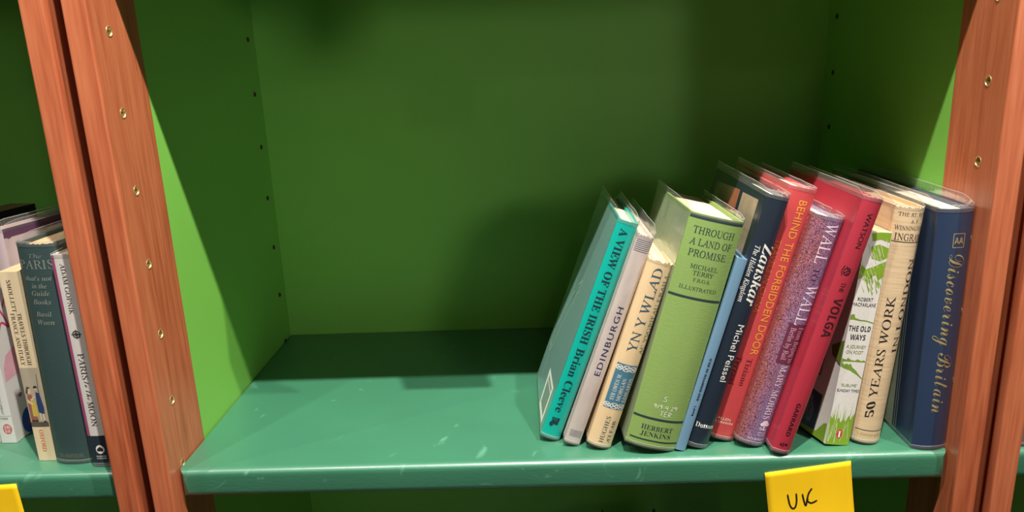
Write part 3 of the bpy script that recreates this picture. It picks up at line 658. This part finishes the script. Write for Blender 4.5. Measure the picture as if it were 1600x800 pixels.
# --- 12 blue Britain
B = make_book((0.6880, 0.0085), 0.0, 0.2, 227, 30.3, 222, glossy('navy_blue_boards', srgb(44, 60, 86), 0.05, 0.6),
              'large navy blue book with gold script title standing upright against the right upright', pages=PAGES_WHITE, bulge=4.0, film=8.5, film_low=0.4, page_gap=4.0)
Go = ink(196, 176, 120, 0.35, 0.4)
AA = [rect(13.4, 23.6, 205.2, 205.8), rect(13.4, 23.6, 193, 193.6), rect(13.4, 14.0, 193, 205.8), rect(23.0, 23.6, 193, 205.8)]
spine_poly(B, AA, Go, 'publisher_mark', 0.12)
write(B, [('AA', 'sansb', 'flat', 0.61, 199.4, 7.4, 5.6)], 'publisher_mark', Go)
write(B, [('Discovering Britain', 'script', 'down', 0.62, 187, 38, 13.5)], 'title_lettering', Go)
face_poly(B, [[(38, 3), (216, 3), (216, 222), (38, 222)]], mat('pale_cover_picture', srgb(168, 178, 150), 0.45, 0.5, noise=((14, 14, 14), 0.3)), 'cover_picture', 'L')
face_poly(B, [[(34.4, 2), (35.6, 2), (35.6, 224), (34.4, 224)], [(31, 2), (32, 2), (32, 224), (31, 224)]], ink(150, 160, 136), 'cover_lines', 'L')

# ------------------------------------------------------------------ books of the left bookcase
GL = 'books about Paris and France on the left shelf'
B = make_book((-0.0862, 0.0125), 0.0, -0.4, 211, 16.5, 140, glossy('white_jacket', srgb(226, 220, 210), 0.03, 0.5),
              'slim white book with a black foot and pink edge, rightmost on the left shelf', bulge=0.9, film=1.6, group=GL, page_gap=1.5)
spine_poly(B, [rect(0.05, 3.0, 33, 210.5)], ink(168, 78, 116), 'pink_edge')
spine_poly(B, [rect(0.05, 16.45, 2, 33)], ink(40, 50, 58), 'black_foot')
Dk = ink(58, 56, 56)
write(B, [('ADAM GOPNIK', 'roman', 'down', 0.57, 203, 155, 4.2)], 'author_lettering', Dk)
write(B, [('PARIS', 'roman', 'down', 0.58, 117, 91, 5.6), ('to the', 'script', 'down', 0.60, 89, 70, 4.4), ('MOON', 'roman', 'down', 0.58, 68.5, 43, 5.4)], 'title_lettering', Dk)
spine_strokes(B, [disc(9.6, 135.8, 3.2, 3.2, 8) + [(12.8, 135.8)], disc(9.6, 135.8, 1.3, 1.3, 8) + [(10.9, 135.8)], [(9.6, 131), (9.6, 140.6)], [(4.8, 135.8), (14.4, 135.8)]], 0.9, Dk, 'cover_ornament')
spine_poly(B, [disc(10, 18.6, 4.0, 4.6)], ink(236, 232, 222), 'publisher_mark', 0.14)
spine_poly(B, [[(7.4, 16.6), (12.6, 16.6), (12.6, 18.6), (13.2, 18.6), (10, 21.6), (6.8, 18.6), (7.4, 18.6)]], ink(40, 42, 44), 'publisher_mark', 0.18)
write(B, [('RANDOM', 'sansb', 'flat', 0.60, 11.5, 9, 1.3), ('HOUSE', 'sansb', 'flat', 0.60, 9.2, 9, 1.3)], 'publisher_lettering', ink(226, 222, 212))

B = make_book((-0.0924, 0.0215), 1.6, -1.8, 219.7, 35.3, 150, cloth('dark_green_cloth', srgb(58, 80, 78), 0.12, 0.7, 0.3),
              'thick dark grey green cloth book with dull silver lettering on the left shelf', pages=PAGES_TAN, bulge=4.0, film=6.0, film_low=0.3, group=GL, worn=1.5)
Si = ink(134, 140, 128)
write(B, [('The', 'italic', 'flat', 0.50, 208.6, 12, 4.2), ('PARIS', 'roman', 'flat', 0.47, 200.6, 32, 8.4), ("that's not", 'bolditalic', 'flat', 0.47, 187.6, 25, 4.6), ('in the', 'bolditalic', 'flat', 0.47, 180.4, 14, 4.6), ('Guide', 'bolditalic', 'flat', 0.47, 173.4, 17, 4.8), ('Books', 'bolditalic', 'flat', 0.47, 165.2, 17, 4.8)], 'title_lettering', Si)
write(B, [('Basil', 'bolditalic', 'flat', 0.46, 153.4, 15, 4.8), ('Woon', 'bolditalic', 'flat', 0.48, 145.4, 16, 4.8)], 'author_lettering', Si)
write(B, [('McBRIDE', 'roman', 'flat', 0.50, 8.6, 25, 4.2)], 'publisher_lettering', ink(128, 124, 106))

B = make_book((-0.1313, 0.0265), 0.4, -0.4, 192.9, 17.3, 112, mat('cream_paperback_card', srgb(228, 206, 166), 0.5, 0.3, 0.25, noise=((30, 30, 20), 0.03)),
              'cream paperback with an old coloured picture of two figures on its spine', pages=PAGES_TAN, hard=False, bulge=0.4, group=GL)
write(B, [('SMOLLETT', 'roman', 'down', 0.45, 185, 154, 3.9)], 'author_lettering', ink(66, 60, 58))
write(B, [('TRAVELS THROUGH', 'roman', 'down', 0.66, 153, 101, 3.9), ('FRANCE AND ITALY', 'roman', 'down', 0.30, 153, 101, 3.9)], 'title_lettering', ink(66, 60, 58))
spine_poly(B, [rect(0.05, 17.25, 36.5, 98)], mat('aged_picture_ground', srgb(176, 164, 140), 0.5, noise=((60, 60, 30), 0.12)), 'picture_panel', 0.05)
spine_poly(B, [rect(0.05, 17.25, 36.5, 41.5)], ink(92, 84, 72), 'picture_panel', 0.08)
fig = [([[(1.4, 42), (8.4, 42), (7.6, 62), (6.4, 71), (2.4, 70), (1.0, 60)]], (150, 92, 84)), ([[(4, 48), (9.6, 47), (9, 62), (6.8, 67), (4.4, 66)]], (196, 172, 74)),
       ([disc(4.4, 74, 2.2, 3.2)], (206, 178, 146)), ([[(1.2, 73), (3.2, 79), (6.6, 78), (4, 76), (2.8, 70)]], (86, 70, 58)),
       ([[(10.2, 52), (15.4, 50), (16, 56), (14.4, 72), (10.8, 73), (10, 62)]], (48, 66, 104)), ([disc(11.4, 76, 1.5, 2.1)], (206, 170, 140)),
       ([[(9.4, 77), (13.6, 77.4), (12.6, 79.6), (10.2, 79.4)]], (44, 44, 54)), ([[(10.8, 43), (12, 43), (12, 51), (10.8, 51)], [(13.6, 42), (14.8, 42), (14.8, 50), (13.6, 50)]], (222, 208, 180)),
       ([[(5.6, 66), (10.2, 70), (10.2, 68.4), (6, 64)], [(1.4, 62), (6.6, 59), (6.6, 61), (1.6, 66)]], (214, 186, 150)),
       ([[(13.6, 72), (14.2, 72), (15.2, 92), (14.8, 92)]], (70, 58, 48)), ([disc(3.4, 43, 1.6, 1.2), disc(6.6, 43, 1.6, 1.2), disc(14.6, 42.2, 1.4, .8)], (70, 56, 48))]
for i, (p, c) in enumerate(fig): spine_poly(B, p, ink(*c), 'picture_figure', 0.10 + 0.012 * i)
write(B, [('OXFORD', 'roman', 'down', 0.48, 33.5, 10.5, 4.2)], 'publisher_lettering', ink(232, 120, 84))

JW = mat('white_glossy_card', srgb(232, 228, 220), 0.35, 0.5, 0.15, noise=((30, 30, 20), 0.02))
B = make_book((-0.1962, 0.0642), 0.6, 1.0, 176, 15.4, 106, JW, 'white paperback with a red round emblem at its foot, beside the cream paperback', pages=PAGES, hard=False, bulge=0.3, group=GL)
spine_poly(B, [disc(9.0, 15.6, 4.6, 5.8)], ink(214, 110, 112), 'publisher_mark', 0.06)
write(B, [("J'AI", 'sansb', 'flat', 0.58, 17.8, 6.0, 3.2), ('LU', 'sansb', 'flat', 0.58, 13.4, 4.6, 3.2)], 'publisher_mark', ink(240, 232, 224), 0.12)
write(B, [('7989', 'sans', 'flat', 0.50, 27.5, 8, 2.6)], 'number_lettering', ink(150, 148, 140))
write(B, [('DOCUMENT', 'sans', 'down', 0.50, 52, 32, 2.4)], 'category_lettering', ink(158, 156, 148))
spine_poly(B, [rect(0.5, 15, 30.0, 30.4)], ink(170, 168, 160), 'ruled_line')
face_poly(B, [disc(24, 14, 10.5, 14)], ink(48, 82, 168), 'cover_shape', 'R')
face_poly(B, [disc(24, 12, 2.4, 3)], ink(168, 60, 70), 'cover_shape', 'R', 0.14)
face_poly(B, [disc(19, 45, 3, 2.4)], ink(150, 120, 146), 'cover_shape', 'R')
face_poly(B, [[(3, 66), (24, 68), (30, 80), (26, 98), (10, 92), (4, 80)]], mat('pink_wash', srgb(238, 178, 186), 0.4, 0.5, noise=((90, 90, 90), 0.1)), 'cover_shape', 'R')
place(B, strokes_bm([[(6, 112), (14, 126), (24, 118), (16, 138), (8, 146)], [(20, 140), (28, 150), (26, 128)]], 2.2), right_map(B), ink(206, 70, 110), 'cover_shape', 0.1, step=500)

B = make_book((-0.2140, 0.0665), 0.4, 0.5, 178, 18, 108, mat('ivory_card', srgb(214, 206, 192), 0.45, 0.3), 'ivory paperback half out of view at the extreme left edge of the shelf', pages=PAGES, hard=False, bulge=0.3, group=GL)
face_poly(B, [[(1, 3), (60, 3), (60, 20), (1, 20)]], ink(150, 146, 136), 'cover_print', 'R')

B = make_book((-0.1720, 0.0600), 0.0, -10.0, 226, 14, 140, glossy('pale_mauve_boards', srgb(206, 186, 186), 0.05, 0.5), 'pale mauve hardback in clear film behind the cream paperback on the left shelf', pages=PAGES_TAN, bulge=1.5, film=6, group=GL)
face_poly(B, [[(0.5, 217), (139.5, 217), (139.5, 225.8), (0.5, 225.8)]], ink(104, 66, 92), 'purple_band', 'R')
B = make_book((-0.2620, 0.0420), 0.0, -11.0, 229, 30, 146, glossy('black_flexible_cover', srgb(22, 22, 22), 0.02, 0.3), 'black travel guide with rounded corners standing at the back of the left shelf', pages=PAGES_TAN, hard=False, bulge=0.4, group=GL)
bm = text_bm('TRAVEL GUIDES', 'roman'); xs = [v.co.x for v in bm.verts]; k = 92 / (max(xs) - min(xs))
for v in bm.verts: v.co = (44 + (v.co.x - min(xs)) * k, 214 + v.co.y * 8 / 0.7, 0)
place(B, bm, right_map(B), ink(92, 88, 76), 'cover_lettering', 0.1, step=500)

# lower shelf, and right bookcase
B = make_book((0.4290, 0.1500), 0.0, 0.0, 268, 75, 160, glossy('midnight_blue_boards', srgb(22, 28, 52), 0.05, 0.4), 'dark blue book standing on the lower shelf, only its top edge in view', bulge=4, film=4, group=None)
B.root.location.z = -0.5297
B = make_book((0.7765, 0.0100), 0.0, 0.0, 220, 24, 150, cloth('taupe_cloth', srgb(120, 96, 84), 0.08, 0.5, 0.4), 'taupe book at the right edge of the photo beside the wooden upright', bulge=3.5, film=5, group=None)

# ------------------------------------------------------------------ sticky notes
def note(corner, dirw, size, label, strokes=None, curl=0.006, y=-0.0009):
    """corner: top left of the note; dirw: unit direction of its top edge in x, z"""
    root = empty('sticky_note', (corner[0], y, corner[1])); tag(root, label, 'note')
    ux, uz = dirw; N = 14
    def P(s, t, o=0.0):                       # s across, t down (0..1)
        x = (ux * s + uz * t) * size; z = (uz * s - ux * t) * size
        return Vector((x, -curl * max(0, t - 0.25) ** 2 - o - 0.0004 * math.sin(s * 3) * t, z))
    bm = bmesh.new(); G = [[bm.verts.new(P(i / N, j / N)) for i in range(N + 1)] for j in range(N + 1)]
    for j in range(N):
        for i in range(N): bm.faces.new([G[j][i], G[j + 1][i], G[j + 1][i + 1], G[j][i + 1]])
    o = link('paper', bm, YELLOW, root, True); s = o.modifiers.new('thickness', 'SOLIDIFY'); s.thickness = 0.0002; s.offset = 0
    if strokes:
        L = []
        for st in strokes:
            q = []
            for (x, z) in st:
                dx, dz = x - corner[0], z - corner[1]; q.append(((dx * ux + dz * uz) / size, (dx * uz - dz * ux) / size))
            L.append(q)
        bm = strokes_bm(L, 0.0016 / size)
        for v in bm.verts: v.co = P(v.co.x, v.co.y, 0.0003)
        link('handwriting', bm, INK, root)
    return root
a = math.radians(7.5)
note((0.5508, -0.0160), (math.cos(a), math.sin(a)), 0.0790, 'yellow sticky note with UK handwritten in black on the shelf edge under the leaning books',
     [[(0.573, -0.0389), (0.5752, -0.0485), (0.5772, -0.0528), (0.5793, -0.0539), (0.581, -0.0521), (0.5818, -0.0464), (0.581, -0.0379)],
      [(0.5867, -0.0387), (0.5885, -0.0458), (0.5906, -0.0512), (0.5915, -0.0443), (0.5926, -0.0383), (0.5953, -0.033)],
      [(0.5924, -0.044), (0.5918, -0.0463), (0.595, -0.0484), (0.5979, -0.0476), (0.6008, -0.0457)]])
a = math.radians(2.8)
note((-0.1552 - 0.079 * math.cos(a), -0.0081 - 0.079 * math.sin(a)), (math.cos(a), math.sin(a)), 0.0790, 'yellow sticky note at the lower left corner of the photo on the Paris shelf edge')
note((0.252, 0.526 + 0.0005), (1, 0), 0.0790, 'yellow sticky note on the edge of the shelf above the leaning books')
